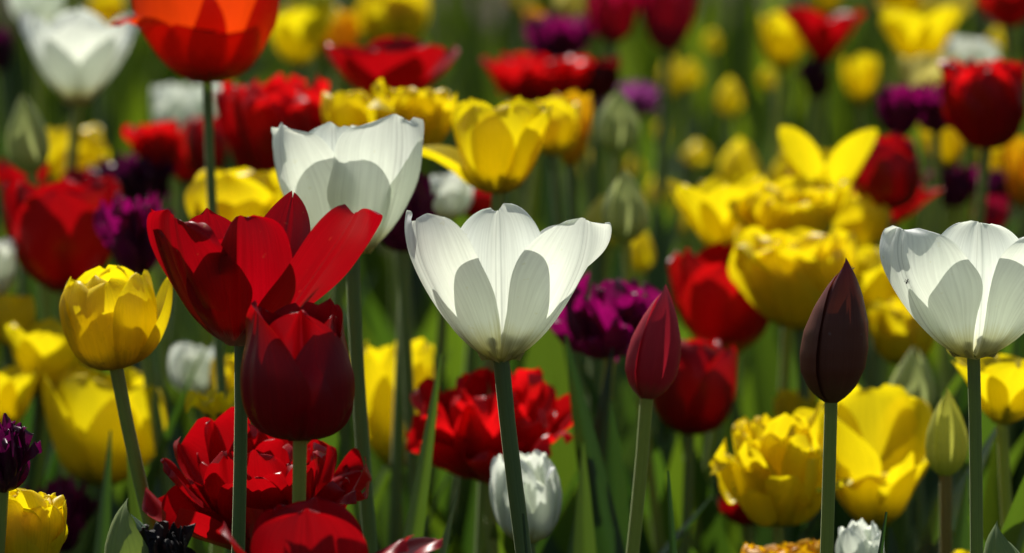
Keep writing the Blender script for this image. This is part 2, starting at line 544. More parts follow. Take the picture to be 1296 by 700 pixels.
def tulip(name, label, kind, form, col, xb, yb, W, H, D, lean=None, roll=0.0, pitch=0.0, stem='stem', stem_r=None, group=None,
          seed=None, leaves=2, cat='tulip', matmap=None, shift=0.0, prof_end=None):
    """bloom base at pixel (xb, yb), W x H pixels, D metres away"""
    COUNT[0] += 1
    if D > 1.62 and not isinstance(form, list):
        W, H = W * 1.13, H * 1.10        # the blur eats the rims of soft blooms
    seed = COUNT[0] * 13 + 5 if seed is None else seed
    r = random.Random(seed)
    hi = (45, 44) if H > 150 and D < 1.5 else (13, 18) if max(W, H) > 90 else (9, 12)
    if kind in ('double', 'ruffle'):
        hi = (19, 26) if D < 1.5 else (13, 16) if max(W, H) > 110 else (7, 9)
    sheets = bloom_sheets(kind, form, seed, hi)
    allp = np.concatenate([s.reshape(-1, 3) for s in sheets])
    w0 = allp[:, 0].max() - allp[:, 0].min()
    h0 = allp[:, 2].max()
    Wm, Hm = W * D / F_PX, H * D / F_PX
    sx, sz = Wm / w0, Hm / h0
    P = at(xb, yb, D)
    if lean is None:
        lean = r.uniform(-.035, .035)
    base = np.array([P[0] + lean, P[1] + r.uniform(-.02, .02), 0.0])
    root = thing(name, label, cat, group)
    root.location = base
    q = P - base
    cr, srl = math.cos(R(roll)), math.sin(R(roll))
    cp, sp = math.cos(R(pitch)), math.sin(R(pitch))
    cx = 0 if kind == 'bud' else 0
    for i, s in enumerate(sheets):
        s = s * np.array([sx, sx * (1 if kind != 'double' else .95), sz])
        x, y, z = s[..., 0], s[..., 1], s[..., 2]
        y, z = y * cp - z * sp, y * sp + z * cp        # pitch > 0 tips the bloom towards the camera
        x, z = x * cr + z * srl, -x * srl + z * cr     # roll > 0 tips it to the right
        s = np.stack([x, y, z], -1) + q
        mk = col if not matmap or i not in matmap else matmap[i]
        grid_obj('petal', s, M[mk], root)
    # stem: a gentle curve from the soil to the bloom
    k = 16
    t = np.linspace(0, 1, k)[:, None]
    c1 = np.array([r.uniform(-.024, .024), r.uniform(-.02, .02), q[2] * .45])
    up = np.array([srl * cp, -sp, cr * cp])
    slope = np.array([q[0] * .62, q[1] * .6, 0])
    c2 = q - np.array([lean * -.25, 0, q[2] * .28]) - .0 * up
    if lean is not None:
        c2 = q + np.array([lean * .28, 0, -q[2] * .28])
    b = (1 - t) ** 3 * 0 + 3 * (1 - t) ** 2 * t * (c1 + np.array([0, 0, 0])) + 3 * (1 - t) * t ** 2 * c2 + t ** 3 * (q + up * .001)
    sr = stem_r or r.uniform(.0020, .0026) * (1 if W * D > 80 else .75)
    rad = sr * (1.25 - .25 * np.linspace(0, 1, k))
    rad[-1] *= 1.05
    grid_obj('stem', tube(b, rad, 10), M[stem], root, closed_u=True)
    # stamens hidden inside open singles
    if kind == 'single' and D < 2.0:
        mid = q + np.array([0, 0, .004])
        pth = np.linspace(0, 1, 5)[:, None] * np.array([0, 0, Hm * .36]) + mid
        grid_obj('pistil', tube(pth, [.0016, .002, .002, .0022, .0028], 8), M['stem'], root, closed_u=True)
        for a in range(6):
            d = np.array([math.sin(a * 1.047), math.cos(a * 1.047), 0]) * .006
            e0 = mid + d * .5
            e1 = mid + d + np.array([0, 0, Hm * .30])
            pth = e0 + np.linspace(0, 1, 5)[:, None] * (e1 - e0)
            grid_obj('stamen', tube(pth, [.0006, .0006, .0007, .0016, .0010], 6), M['anther'], root, closed_u=True)
    BLOOMS.append((xb - W * .55, yb - H, xb + W * .55, yb, D))
    LEAFJOBS.append((root, base, D, leaves + (1 if 1.45 < D < 2.0 and leaves == 2 else 0), seed))
    return root


LEAFJOBS = []

G = {'white': 'white tulips', 'yellow': 'single yellow tulips', 'dyellow': 'double yellow tulips', 'red': 'single red tulips',
     'dred': 'double red tulips', 'purple': 'ruffled purple tulips', 'gbud': 'unopened green tulip buds',
     'ybud': 'small yellow tulips far back in the bed', 'dwhite': 'double white tulips'}


def p(phi, th, **k):
    return dict(phi=phi, th=th, **k)


def white(*a, **k):
    return tulip('white_tulip', a[0], k.pop('kind', 'single'), a[1], k.pop('col', 'white'), *a[2:], group=G['white'], **k)


def yellow(*a, **k):
    return tulip('yellow_tulip', a[0], 'single', a[1], k.pop('col', 'yellow'), *a[2:], group=G['yellow'], **k)


def dyellow(*a, **k):
    return tulip('double_yellow_tulip', a[0], 'double', a[1], k.pop('col', 'yellow'), *a[2:], group=G['dyellow'], **k)


def red(*a, **k):
    return tulip('red_tulip', a[0], 'single', a[1], k.pop('col', 'redplain'), *a[2:], group=G['red'], **k)


def dred(*a, **k):
    return tulip('double_red_tulip', a[0], 'double', a[1], k.pop('col', 'redbright'), *a[2:], group=G['dred'], **k)


def purple(*a, **k):
    return tulip('purple_tulip', a[0], 'ruffle', a[1], k.pop('col', 'purple'), *a[2:], group=G['purple'], **k)


def gbud(*a, **k):
    return tulip('tulip_bud', a[0], 'bud', a[1], k.pop('col', 'greenbud'), *a[2:], group=G['gbud'], cat='tulip bud', **k)


def ybud(*a, **k):
    return tulip('small_yellow_tulip', a[0], 'bud', 'r', 'yellow', *a[1:], group=G['ybud'], leaves=1, **k)


# --- the sharp ones at the focus distance
WHITE_MID = [
    p(-62, (26, 50, 63, 98), L=1.09, W=1.02, q=.30, a0=.14, vm=.64, curl=-.02, ripple=.03, jag=.014, cup=1.14, r0=.06, crease=.014, blunt=.3),
    p(59, (26, 49, 60, 90), L=1.08, W=1.02, q=.30, a0=.14, vm=.64, curl=.02, ripple=.035, jag=.014, cup=1.14, r0=.06, crease=.014, blunt=.3),
    p(178, (24, 54, 68, 84), L=.93, W=.9, cup=1.12, r0=.06),
    p(-2, (22, 60, 74, 112), L=1.10, W=.70, q=.5, jag=.014, cup=1.2, r0=.02, crease=.030, blunt=.14, ripple=.02),
    p(124, (22, 54, 64, 90), L=.96, W=.82, r0=.02, cup=1.05, jag=.012),
    p(-124, (22, 54, 64, 90), L=.96, W=.82, r0=.02, cup=1.05, jag=.012)]
white('sharp pure white tulip with a green stem standing alone in the middle of the picture', WHITE_MID, 634, 456, 262, 206, 1.40,
      lean=.034, stem_r=.0026, seed=3)
WHITE_R = [
    p(-62, (24, 54, 70, 110), L=1.07, W=1.0, q=.30, a0=.14, vm=.64, curl=-.03, ripple=.03, jag=.014, cup=1.12, r0=.06, crease=.012, blunt=.22),
    p(62, (24, 54, 67, 102), L=1.08, W=1.0, q=.30, a0=.14, vm=.64, curl=-.02, ripple=.03, jag=.014, cup=1.12, r0=.06, crease=.012, blunt=.22),
    p(180, (22, 56, 72, 90), L=.93, W=.9, cup=1.12, r0=.06),
    p(-2, (20, 62, 80, 114), L=1.09, W=.72, q=.45, jag=.014, cup=1.15, r0=.02, crease=.032, blunt=.2, ripple=.02),
    p(122, (20, 56, 70, 92), L=.96, W=.82, r0=.02, cup=1.05, jag=.012),
    p(-118, (20, 56, 70, 92), L=.94, W=.82, r0=.02, cup=1.05, jag=.012)]
white('sharp white tulip with a small dark insect on its petal', WHITE_R, 1232, 452, 236, 180, 1.42, lean=.016, stem_r=.0021, seed=4)
WHITE_UP = [
    p(-60, (14, 62, 80, 100), L=1.06, W=1.0, q=.30, a0=.15, vm=.64, curl=-.03, ripple=.035, jag=.014, cup=1.12, r0=.05, crease=.016, blunt=.3),
    p(48, (14, 60, 78, 92), L=1.08, W=1.0, q=.30, a0=.15, vm=.64, curl=.02, ripple=.03, jag=.014, cup=1.12, r0=.05, crease=.016, blunt=.3),
    p(178, (14, 62, 78, 90), L=.96, W=.9, cup=1.12, r0=.05),
    p(-8, (12, 66, 86, 112), L=1.04, W=.70, q=.45, cup=1.2, r0=.02, crease=.03, blunt=.2),
    p(98, (12, 54, 72, 92), L=.98, W=.82, q=.4, r0=.02, cup=1.1, jag=.012, blunt=.25),
    p(-122, (12, 60, 76, 92), L=1.0, W=.82, r0=.02, cup=1.05)]
white('white tulip rising behind the torn open red tulip', WHITE_UP, 446, 322, 194, 178, 1.52, lean=.01, roll=-4, stem_r=.0024, seed=5)
RED_A = [
    p(-84, (20, 58, 68, 82), L=1.0, W=.66, q=.7, blunt=.06, curl=-.10, cup=1.0, r0=.06, jag=.02),
    p(-46, (18, 58, 72, 86), L=1.02, W=.74, q=.38, blunt=.2, cup=1.05, r0=.05, fold=-.12, jag=.02, nick=(.9, .10, .3), ripple=.06, side=-.03, crease=.02),
    p(2, (16, 60, 78, 98), L=1.0, W=.72, q=.34, cup=1.3, r0=.06, tear=(-.75, .22, .25), nick=(-.75, .26, .34), jag=.015, side=.03, crease=.02, blunt=.2, ripple=.03),
    p(146, (16, 60, 72, 80), L=1.08, W=.56, q=.8, blunt=.04, cup=1.1, r0=.03),
    p(66, (18, 51, 55, 64), L=1.16, W=.76, q=.42, cup=2.2, r0=.04, fold=.12, curl=.08, side=.06, blunt=.2, ripple=.05),
    p(-150, (16, 58, 72, 86), L=.96, W=.66, cup=1.1, r0=.04)]
tulip('red_tulip', 'open torn red tulip with white streaks at its base and one petal flung sideways', 'single', RED_A, 'red', 305, 436, 296, 188, 1.38,
      lean=.002, stem_r=.0021, seed=7, group=G['red'])
RED_B = [
    p(-58, (2, 78, 104, 90), L=1.06, W=.86, q=1.2, blunt=.02, vm=.42, cup=1.05, r0=.08, curl=.04, seed=3),
    p(6, (2, 80, 103, 98), L=1.0, W=.84, q=.8, blunt=.06, vm=.42, cup=1.05, r0=.07, jag=.03, tear=(0, .12, .2), crease=.03),
    p(68, (2, 80, 106, 98), L=.94, W=.90, q=.85, blunt=.03, vm=.42, cup=1.05, r0=.08),
    p(132, (2, 78, 102, 92), L=1.03, W=.76, q=.7, cup=1.0, r0=.04),
    p(-128, (2, 78, 92, 90), L=.96, W=.76, q=.7, cup=1.0, r0=.04),
    p(180, (2, 78, 92, 90), L=.98, W=.76, q=.7, cup=1.0, r0=.04)]
tulip('red_tulip', 'dark crimson goblet shaped tulip with pointed tips in front of the torn red one', 'single', RED_B, 'redshade', 380, 555, 146, 180, 1.34,
      lean=-.012, stem_r=.0021, seed=8, group=G['red'])
# maroon bud: one broad petal wraps the right, a shorter one the left, a furrow between
def maroon():
    D, xb, yb = 1.38, 1052, 509
    P = at(xb, yb, D)
    base = np.array([P[0] - .008, P[1], 0])
    root = thing('tulip_bud', 'dark maroon closed tulip bud on a straight stem, sharply in focus', 'tulip bud')
    root.location = base
    q = P - base
    Hm, Rm = 184 * D / F_PX, 41 * D / F_PX
    for ph, span, tv, lf, ln in ((30, 60, 1.0, .03, .0040), (-94, 62, .90, .02, .0026), (150, 66, .96, .0, .0036),
                                 (-25, 44, .93, -.12, .0034), (90, 50, .96, -.07, .0038), (-150, 60, .90, -.07, .0030)):
        s = bud_petal(Hm, Rm, ph, span, ln, tv, lf, seed=int(ph) % 50, nu=17, nv=30, fat=.62)
        grid_obj('petal', s + q, M['maroonbud'], root)
    t = np.linspace(0, 1, 14)[:, None]
    b = 2 * (1 - t) * t * np.array([0.0, 0, q[2] * .5]) + t ** 2 * (q + np.array([0, 0, .001]))
    b[:, 0] = (t[:, 0] ** 1.0) * q[0]
    grid_obj('stem', tube(b, .0021 * (1.3 - .3 * t[:, 0]), 12), M['stem'], root, closed_u=True)
    BLOOMS.append((1010, 325, 1095, 509, D))
    LEAFJOBS.append((root, base, D, 2, 77))
maroon()
tulip('tulip_bud', 'dusty rose red closed tulip bud with a pale sunlit edge', 'bud', 'a', 'pinkbud', 818, 505, 68, 148, 1.48, lean=-.022, roll=9, seed=9,
      cat='tulip bud', stem_r=.0022)
yellow('cup shaped yellow tulip on a slanting stem beside the torn red tulip', [
    p(-52, (4, 72, 94, 128), L=1.0, W=.84, q=.5, cup=1.1, r0=.07, ripple=.03, jag=.02, curl=-.05),
    p(12, (4, 74, 94, 122), L=.98, W=.86, q=.5, cup=1.1, r0=.08, ripple=.03, jag=.02, crease=.02, fold=.05),
    p(70, (4, 70, 90, 116), L=1.0, W=.84, q=.5, cup=1.1, r0=.07, ripple=.03, jag=.02),
    p(100, (4, 56, 76, 88), L=.98, W=.7, q=.5, cup=1.1, r0=.07),
    p(180, (4, 74, 92, 112), L=1.06, W=.84, q=.5, cup=1.1, r0=.05),
    p(-110, (4, 72, 92, 116), L=1.02, W=.84, q=.5, cup=1.1, r0=.05),
    p(-20, (2, 80, 100, 130), L=1.02, W=.7, q=.5, cup=1.0, r0=.02, ripple=.05),
    p(140, (2, 80, 100, 124), L=1.06, W=.7, q=.5, cup=1.0, r0=.02, ripple=.05)],
    147, 466, 146, 128, 1.47, lean=.062, roll=-8, stem_r=.0023, seed=10)

# --- near the focus, slightly soft
gbud('pale green pointed bud beside the white tulip with the insect', 'a', 1197, 603, 54, 112, 1.60, col='limebud', stem='stemred', seed=21, lean=.0)
gbud('plump grey green bud behind the pointed green bud', 'b', 1155, 530, 52, 85, 1.78, seed=22)
def white_rosette(sd):
    r = random.Random(sd)
    out = [p(a + r.uniform(-10, 10), (6, 76 + r.uniform(-5, 5), 92 + r.uniform(-6, 6), 108 + r.uniform(-10, 14)), L=l * r.uniform(.93, 1.07), W=.62, q=.75,
             blunt=.08, cup=1.1, r0=.05, ripple=.05, jag=.02, crease=.03) for a, l in ((-50, .92), (10, .8), (62, .9), (120, 1.02), (180, 1.05), (-115, 1.0))]
    out += [p(a + r.uniform(-10, 10), (4, 84, 98, 112), L=1.02, W=.5, q=.8, blunt=.08, cup=1.0, r0=.02, ripple=.06) for a in (-25, 95, 215)]
    return out


tulip('double_white_tulip', 'small double white tulip behind the stem of the middle white tulip', 'single', white_rosette(1), 'white', 668, 686, 92, 114, 1.56, seed=23, group=G['dwhite'])
tulip('double_white_tulip', 'small double white tulip cut off below the large yellow tulips', 'single', white_rosette(2), 'white', 1088, 752, 62, 94, 1.52, seed=24, group=G['dwhite'])
dyellow('amber yellow double tulip only whose top shows above the lower edge', 'cup', 985, 770, 112, 88, 1.58, col='amber', seed=25)
dyellow('bright yellow double tulip glowing in the sun behind the maroon bud stem', 'flat', 984, 664, 158, 146, 1.64, seed=26)
yellow('wide open yellow tulip with its front petal folded down', [
    p(-60, (10, 60, 76, 82), L=1.0, W=.86, q=.5, cup=1.1, r0=.06, ripple=.05, jag=.02),
    p(-10, (6, 80, 62, -40), L=.58, W=.95, q=.4, cup=1.6, blunt=.4, r0=.07, ripple=.08, jag=.02),
    p(72, (10, 54, 62, 50), L=.9, W=.8, q=.5, cup=1.2, r0=.06, ripple=.08, jag=.02, curl=.12),
    p(180, (10, 64, 80, 88), L=1.1, W=1.0, q=.4, cup=1.2, r0=.06, ripple=.10, jag=.03, crease=.03, blunt=.25),
    p(128, (10, 60, 74, 78), L=1.05, W=.86, q=.5, cup=1.1, r0=.05, ripple=.06, jag=.03, crease=.03),
    p(-120, (10, 64, 78, 88), L=1.0, W=.86, q=.5, cup=1.1, r0=.05, ripple=.04)], 1106, 664, 178, 172, 1.70, seed=27, lean=.0)
dyellow('small yellow bloom peeping out between the maroon bud and the bright double', 'cup', 1008, 560, 56, 66, 1.85, seed=28)
yellow('large yellow tulip cut off under the right hand white tulip', 'flare', 1268, 536, 158, 92, 1.62, seed=29, lean=.02, roll=6)
red('egg shaped red tulip just right of the rose bud', 'cup', 872, 548, 96, 116, 1.78, col='redplain', seed=30, roll=4)
red('scarlet tulip showing yellow at the base of its petals', 'goblet', 918, 448, 122, 126, 1.88, col='redyellow', seed=31)
purple('magenta purple ruffled tulip behind the middle white tulip', 'flat', 772, 452, 140, 100, 1.72, seed=32)
dred('double red tulip with a white glint behind the stem of the middle white tulip', 'flat', 620, 608, 200, 132, 1.68, seed=33, pitch=8)
yellow('tall shaded yellow tulip behind the dark crimson goblet', 'goblet', 502, 590, 96, 146, 1.82, seed=34)
dred('large double red tulip with glossy crumpled petals behind the dark crimson goblet stem', 'flat', 336, 700, 290, 178, 1.47, seed=35, pitch=14, col='redplain')
RED_BOT = [
    p(-5, (8, 66, 86, 96), L=1.0, W=1.15, q=.5, cup=1.3, r0=.06, jag=.01),
    p(-75, (10, 50, 62, 66), L=1.0, W=.8, q=.7, cup=1.2, r0=.06, curl=.08),
    p(60, (10, 48, 50, 30), L=1.04, W=.9, q=.5, cup=1.3, r0=.06, ripple=.05),
    p(100, (10, 44, 40, 8), L=1.12, W=.8, q=.5, cup=1.3, r0=.06, ripple=.05),
    p(180, (8, 66, 84, 92), L=.98, W=1.0, q=.5, cup=1.2, r0=.04),
    p(-140, (8, 60, 78, 92), L=.95, W=.8, q=.5, cup=1.2, r0=.04)]
tulip('red_tulip', 'broad dark red tulip cut off at the lower edge, nearest of the reds', 'single', RED_BOT, 'redshade', 395, 800, 285, 168, 1.30,
      seed=36, group=G['red'], lean=.01)
tulip('withered_tulip', 'shrivelled black dried tulip head near the lower edge', 'ruffle', 'cup', 'black', 208, 735, 84, 76, 1.36, seed=37, cat='tulip')
dyellow('bright yellow double tulip under the purple one at the left edge', 'cup', 28, 738, 122, 126, 1.40, seed=38)
purple('crinkled deep purple tulip at the left edge above the bright yellow double', 'open', 2, 622, 98, 96, 1.38, seed=39, col='darkpurple')
purple('low blurred magenta tulip in the shade beside the bright yellow double', 'flat', 78, 700, 84, 96, 1.78, seed=40)
yellow('large shaded yellow tulip behind the slanting stem', 'goblet', 128, 612, 142, 132, 1.80, seed=41, roll=4)
yellow('yellow tulip half out of the frame below the white petal at the left edge', 'cup', 10, 436, 62, 62, 1.85, seed=42)
yellow('spreading yellow tulip left of the cup shaped one', 'open', 52, 500, 98, 86, 1.82, seed=43, roll=6)
yellow('low yellow tulip at the left edge with drooping petals', 'open', 8, 548, 78, 78, 1.80, seed=44)
white('narrow white tulip peeping in at the left edge', 'goblet', -4, 378, 46, 78, 1.85, seed=45)
white('small greyish white tulip in shade left of the red tulip stem', 'cup', 248, 502, 56, 64, 1.88, seed=46)
yellow('small yellow tulip with a petal tip bent down beside the red tulip stem', 'droop', 280, 552, 82, 64, 1.62, seed=47, roll=-6)
yellow('yellow tulip hidden behind the stem of the torn red tulip', 'cup', 290, 520, 40, 66, 1.80, seed=48)
red('wide red tulip above the yellow cup', 'goblet', 82, 368, 134, 134, 1.87, seed=49, col='redplain')
red('scarlet tulip below the grey green bud', 'open', 28, 272, 66, 66, 2.1, seed=50)
red('bright red tulip below the round yellow tulip', 'cup', 102, 262, 46, 46, 2.1, seed=51)
purple('magenta ruffled tulip touching the torn red tulip', 'open', 172, 348, 92, 100, 1.78, seed=52)
purple('nearly black purple ruffled tulip among reds', 'open', 168, 266, 108, 68, 2.1, seed=53, col='darkpurple')
yellow('round yellow tulip behind the torn red tulip', 'cup', 300, 300, 114, 78, 1.82, seed=54)
yellow('dull round yellow tulip right of the grey green bud', 'cup', 92, 236, 80, 72, 2.3, seed=55)
gbud('large grey green bud leaning left above a scarlet tulip', 'b', 40, 220, 48, 94, 1.92, seed=56, roll=-6)
white('blurred white tulip left of the orange red tulip', 'vee', 98, 132, 130, 110, 2.1, seed=57)
white('small white tulip cut by the top edge above the blurred white one', 'goblet', 48, 38, 66, 62, 2.45, seed=58)
yellow('small yellow tulip between the blurred white and the orange red tulip', 'cup', 132, 42, 42, 50, 2.7, seed=59)
ORANGE = [
    p(-72, (8, 56, 46, -30), L=.84, W=.74, q=.5, cup=1.2, r0=.06, ripple=.04),
    p(14, (0, 58, 60, 0), L=.62, W=.86, q=.5, cup=1.3, r0=.07, ripple=.05),
    p(84, (0, 52, 80, 88), L=1.06, W=.8, q=.5, cup=1.2, r0=.06),
    p(-30, (0, 52, 80, 88), L=1.1, W=.86, q=.5, cup=1.2, r0=.04),
    p(40, (0, 52, 80, 88), L=1.12, W=.84, q=.5, cup=1.2, r0=.04),
    p(150, (0, 52, 80, 88), L=1.1, W=.86, q=.5, cup=1.2, r0=.04),
    p(-130, (0, 52, 80, 88), L=1.1, W=.86, q=.5, cup=1.2, r0=.04)]
tulip('orange_tulip', 'large orange red tulip with outer petals folded back, cut by the top edge', 'single', ORANGE, 'orange', 262, 104, 214, 156, 1.72,
      lean=.012, seed=60, stem_r=.0019)
white('left of two small white tulips under the orange red one', 'cup', 218, 176, 46, 64, 2.4, seed=61)
white('small square white tulip between the two stems under the orange bloom', 'cup', 262, 166, 42, 58, 2.42, seed=62)
dred('small blurred double red tulip left of the orange tulip stems', 'open', 200, 224, 74, 66, 2.1, seed=63)
red('red tulip seen between the two stems under the orange bloom', 'cup', 262, 226, 48, 76, 2.15, seed=64)
dred('big blurred double red tulip behind the upper white tulip', 'open', 350, 238, 132, 132, 1.95, seed=65)
yellow('broad blurred yellow tulip right of the orange red bloom', 'open', 378, 84, 92, 76, 2.5, seed=66)
yellow('amber yellow tulip beside the broad blurred one', 'cup', 428, 78, 46, 62, 2.6, seed=67, col='amber')
gbud('pale green bloom cut by the top edge over blurred yellow tulips', 'c', 396, 14, 44, 60, 2.5, seed=68, col='limebud')
dyellow('round blurred double yellow tulip at the top edge above the wide red one', 'cup', 498, 64, 84, 78, 2.6, seed=69)
red('wide flat topped red tulip above the yellow group', 'open', 492, 132, 150, 76, 2.0, seed=70)
yellow('yellow tulip left in the row behind the upper white tulip', 'cup', 440, 176, 62, 58, 1.78, seed=71)
dyellow('double yellow tulip in the middle of the row behind the upper white tulip', 'open', 522, 198, 112, 90, 1.76, seed=72)
YB = [
    p(-40, (8, 66, 88, 112), L=1.0, W=.92, q=.5, cup=1.1, r0=.07, ripple=.03, jag=.02),
    p(22, (8, 64, 86, 106), L=1.0, W=.92, q=.5, cup=1.1, r0=.06, ripple=.03, jag=.02, crease=.03),
    p(76, (8, 60, 76, 88), L=1.0, W=.84, q=.5, cup=1.1, r0=.07, ripple=.05),
    p(-96, (8, 40, 24, 0), L=.98, W=.8, q=.5, cup=1.2, r0=.07, ripple=.05),
    p(150, (8, 62, 78, 90), L=1.06, W=.9, q=.5, cup=1.1, r0=.05),
    p(-140, (8, 62, 80, 90), L=1.04, W=.9, q=.5, cup=1.1, r0=.05),
    p(110, (8, 58, 72, 82), L=1.02, W=.8, q=.5, cup=1.1, r0=.05)]
yellow('large golden yellow tulip with one petal spread level', YB, 630, 244, 186, 120, 1.68, seed=73)
yellow('yellow tulip half hidden behind the large golden one', 'goblet', 722, 210, 46, 88, 1.95, seed=74, col='amber')
red('small brownish red tulip under the large golden yellow tulip', 'cup', 604, 276, 52, 44, 1.95, seed=75, col='redplain')
white('small white tulip between the two large white ones', 'cup', 566, 278, 54, 56, 1.92, seed=76)
purple('dark purple ruffled tulip behind the upper white tulip', 'open', 508, 318, 84, 100, 1.74, seed=77)
purple('dark purple blurred tulip near the top with red below it', 'open', 706, 84, 84, 66, 2.5, seed=78)
dred('blurred double red tulip under the dark purple one', 'open', 684, 136, 130, 62, 2.3, seed=79)
dred('wine red tulip beside the blurred double red one', 'cup', 756, 126, 54, 52, 2.3, seed=80, col='darkred')
red('rose red tulip, left of a pair at the top edge', 'goblet', 776, 54, 64, 72, 2.5, seed=81, col='pinkred')
red('rose red tulip, right of a pair at the top edge', 'goblet', 846, 64, 66, 92, 2.5, seed=82, col='pinkred')
purple('pale mauve tulip behind the grey green bud', 'open', 806, 148, 52, 44, 2.6, seed=83, col='mauve')
purple('small mauve bloom left of the grey green bud tip', 'open', 752, 146, 40, 34, 2.6, seed=84, col='mauve')
gbud('blurred grey green bud right of the large golden yellow tulip', 'a', 781, 196, 50, 78, 2.1, seed=85)
gbud('tall green bud with a yellowish edge right of the middle white tulip', 'a', 792, 306, 52, 84, 1.86, seed=86, roll=-2)
gbud('dull yellow green bud behind the tall green bud', 'c', 762, 318, 46, 66, 1.92, seed=87, col='limebud')
gbud('pale upright bud above the tulip with its petals spread', 'r', 752, 190, 26, 56, 2.4, seed=88, col='limebud')

# --- right half, blurred
red('blurred red tulip with ragged petals in front of a yellow one near the top right', 'flare', 1042, 78, 96, 66, 2.5, seed=90)
yellow('slim yellow tulip left of the ragged red tulip', 'goblet', 990, 88, 52, 68, 2.6, seed=91)
yellow('yellow tulip cut by the top edge above the ragged red tulip', 'cup', 1045, 20, 32, 48, 2.9, seed=92)
yellow('small yellow tulip below the ragged red tulip', 'goblet', 1090, 132, 42, 58, 2.6, seed=93)
purple('dusky purple bloom in shadow under the ragged red tulip', 'open', 1030, 124, 38, 52, 2.5, seed=94, col='darkpurple')
yellow('golden yellow tulip beneath the pale yellow one at the top right', 'open', 1164, 88, 96, 78, 2.4, seed=95, col='yellow')
yellow('yellow tulip at the top edge left of the pale yellow one', 'cup', 1138, 20, 60, 52, 2.6, seed=96)
yellow('pale yellow tulip at the top edge', 'goblet', 1200, 30, 72, 60, 2.5, seed=97, col='palegold')
yellow('cream coloured tulip behind the purple pair', 'cup', 1180, 130, 74, 56, 2.35, seed=98, col='palegold')
white('blurred white tulip behind the large double red one', 'cup', 1226, 108, 66, 58, 2.45, seed=99)
purple('left of two purple tulips beside the large double red one', 'open', 1140, 172, 60, 62, 2.1, seed=100)
purple('purple tulip wedged between its twin and the large double red one', 'open', 1184, 168, 52, 66, 2.12, seed=101)
dred('large double red tulip near the right edge', 'cup', 1248, 188, 100, 106, 2.0, seed=102)
red('red tulip cut off by the top right corner', 'goblet', 1274, 34, 72, 62, 2.4, seed=103, col='redplain')
Y2 = [
    p(-52, (10, 62, 68, 60), L=1.05, W=.74, q=.6, cup=1.4, r0=.06),
    p(50, (10, 58, 62, 64), L=1.05, W=.9, q=.5, cup=1.4, r0=.06),
    p(176, (10, 56, 60, 56), L=.7, W=.7, q=.5, cup=1.3, r0=.06),
    p(-100, (10, 50, 56, 50), L=.8, W=.6, q=.5, cup=1.3, r0=.04),
    p(120, (10, 56, 62, 60), L=.86, W=.7, q=.5, cup=1.3, r0=.04)]
yellow('yellow tulip whose two front petals spread apart in a wide vee', Y2, 1044, 250, 126, 94, 1.95, seed=104)
red('red tulip with a pink highlight right of the vee shaped yellow one', 'cup', 1122, 266, 78, 88, 2.0, seed=105)
red('red tulip with a spread petal below the vee shaped yellow one', 'flare', 1108, 292, 150, 60, 2.05, seed=106)
yellow('slanted yellow tulip under the purple pair', 'goblet', 1202, 212, 50, 66, 2.2, seed=107, roll=-14)
yellow('small yellow tulip directly under the large double red one', 'cup', 1256, 226, 36, 46, 2.3, seed=108)
yellow('yellow tulip with red flame cut off at the right edge', 'goblet', 1294, 262, 48, 84, 2.2, seed=109, col='amber')
purple('magenta and purple tulip above the white tulip with the insect', 'open', 1208, 262, 66, 56, 2.2, seed=110)
purple('dark purple tulip right of the magenta one', 'open', 1262, 264, 46, 50, 2.25, seed=111, col='darkpurple')
red('pink red tulip just behind the tip of the white tulip with the insect', 'cup', 1254, 292, 42, 42, 2.2, seed=112, col='pinkred')
yellow('yellow tulip left of the blurred yellow cluster', 'open', 918, 326, 112, 96, 1.92, seed=113, roll=-4)
dyellow('double yellow tulip in the middle of the blurred yellow cluster', 'open', 1002, 322, 140, 92, 1.9, seed=114)
dyellow('largest yellow tulip in the blurred cluster, behind the maroon bud', 'open', 1012, 416, 184, 118, 1.84, seed=115)
yellow('dim yellow tulip at the right end of the blurred cluster', 'cup', 1084, 316, 78, 66, 2.0, seed=116)
yellow('yellow tulip behind the left edge of the white tulip with the insect', 'goblet', 1112, 405, 78, 84, 1.95, seed=117)
dyellow('yellow double tulip low between the maroon bud and the right hand white tulip', 'cup', 1142, 462, 80, 74, 1.85, seed=118)
red('dark red tulip hidden beneath the bright yellow double', 'cup', 944, 664, 60, 52, 1.8, seed=119, col='redshade')
yellow('small yellow bloom low by the right hand white tulip stem', 'cup', 1217, 745, 30, 50, 1.62, seed=120)
white('pale greenish white bloom at the top edge by the yellow tulip', 'cup', 660, 16, 40, 46, 2.7, seed=121, col='palegold')
yellow('ochre tulip at the top edge left of the rose red pair', 'cup', 722, 26, 44, 52, 2.7, seed=122, col='palegold')
yellow('small round yellow tulip touching the dark purple one', 'cup', 676, 36, 24, 24, 2.6, seed=123, col='amber')
purple('dark purple bloom cut by the left edge beside the blurred white tulip', 'cup', 2, 92, 30, 58, 2.6, seed=124, col='darkpurple')
dred('dull red double bloom joining the wine red one', 'open', 734, 136, 62, 46, 2.35, seed=125, col='darkred')
red('small scarlet bloom left behind the vee shaped yellow tulip', 'cup', 1014, 252, 40, 38, 2.15, seed=126)
red('scarlet tulip filling the gap behind the two stems of the orange bloom', 'open', 236, 232, 66, 58, 2.2, seed=127)
yellow('yellow bloom just above the double in the row behind the upper white tulip', 'cup', 700, 196, 60, 66, 1.9, seed=128)
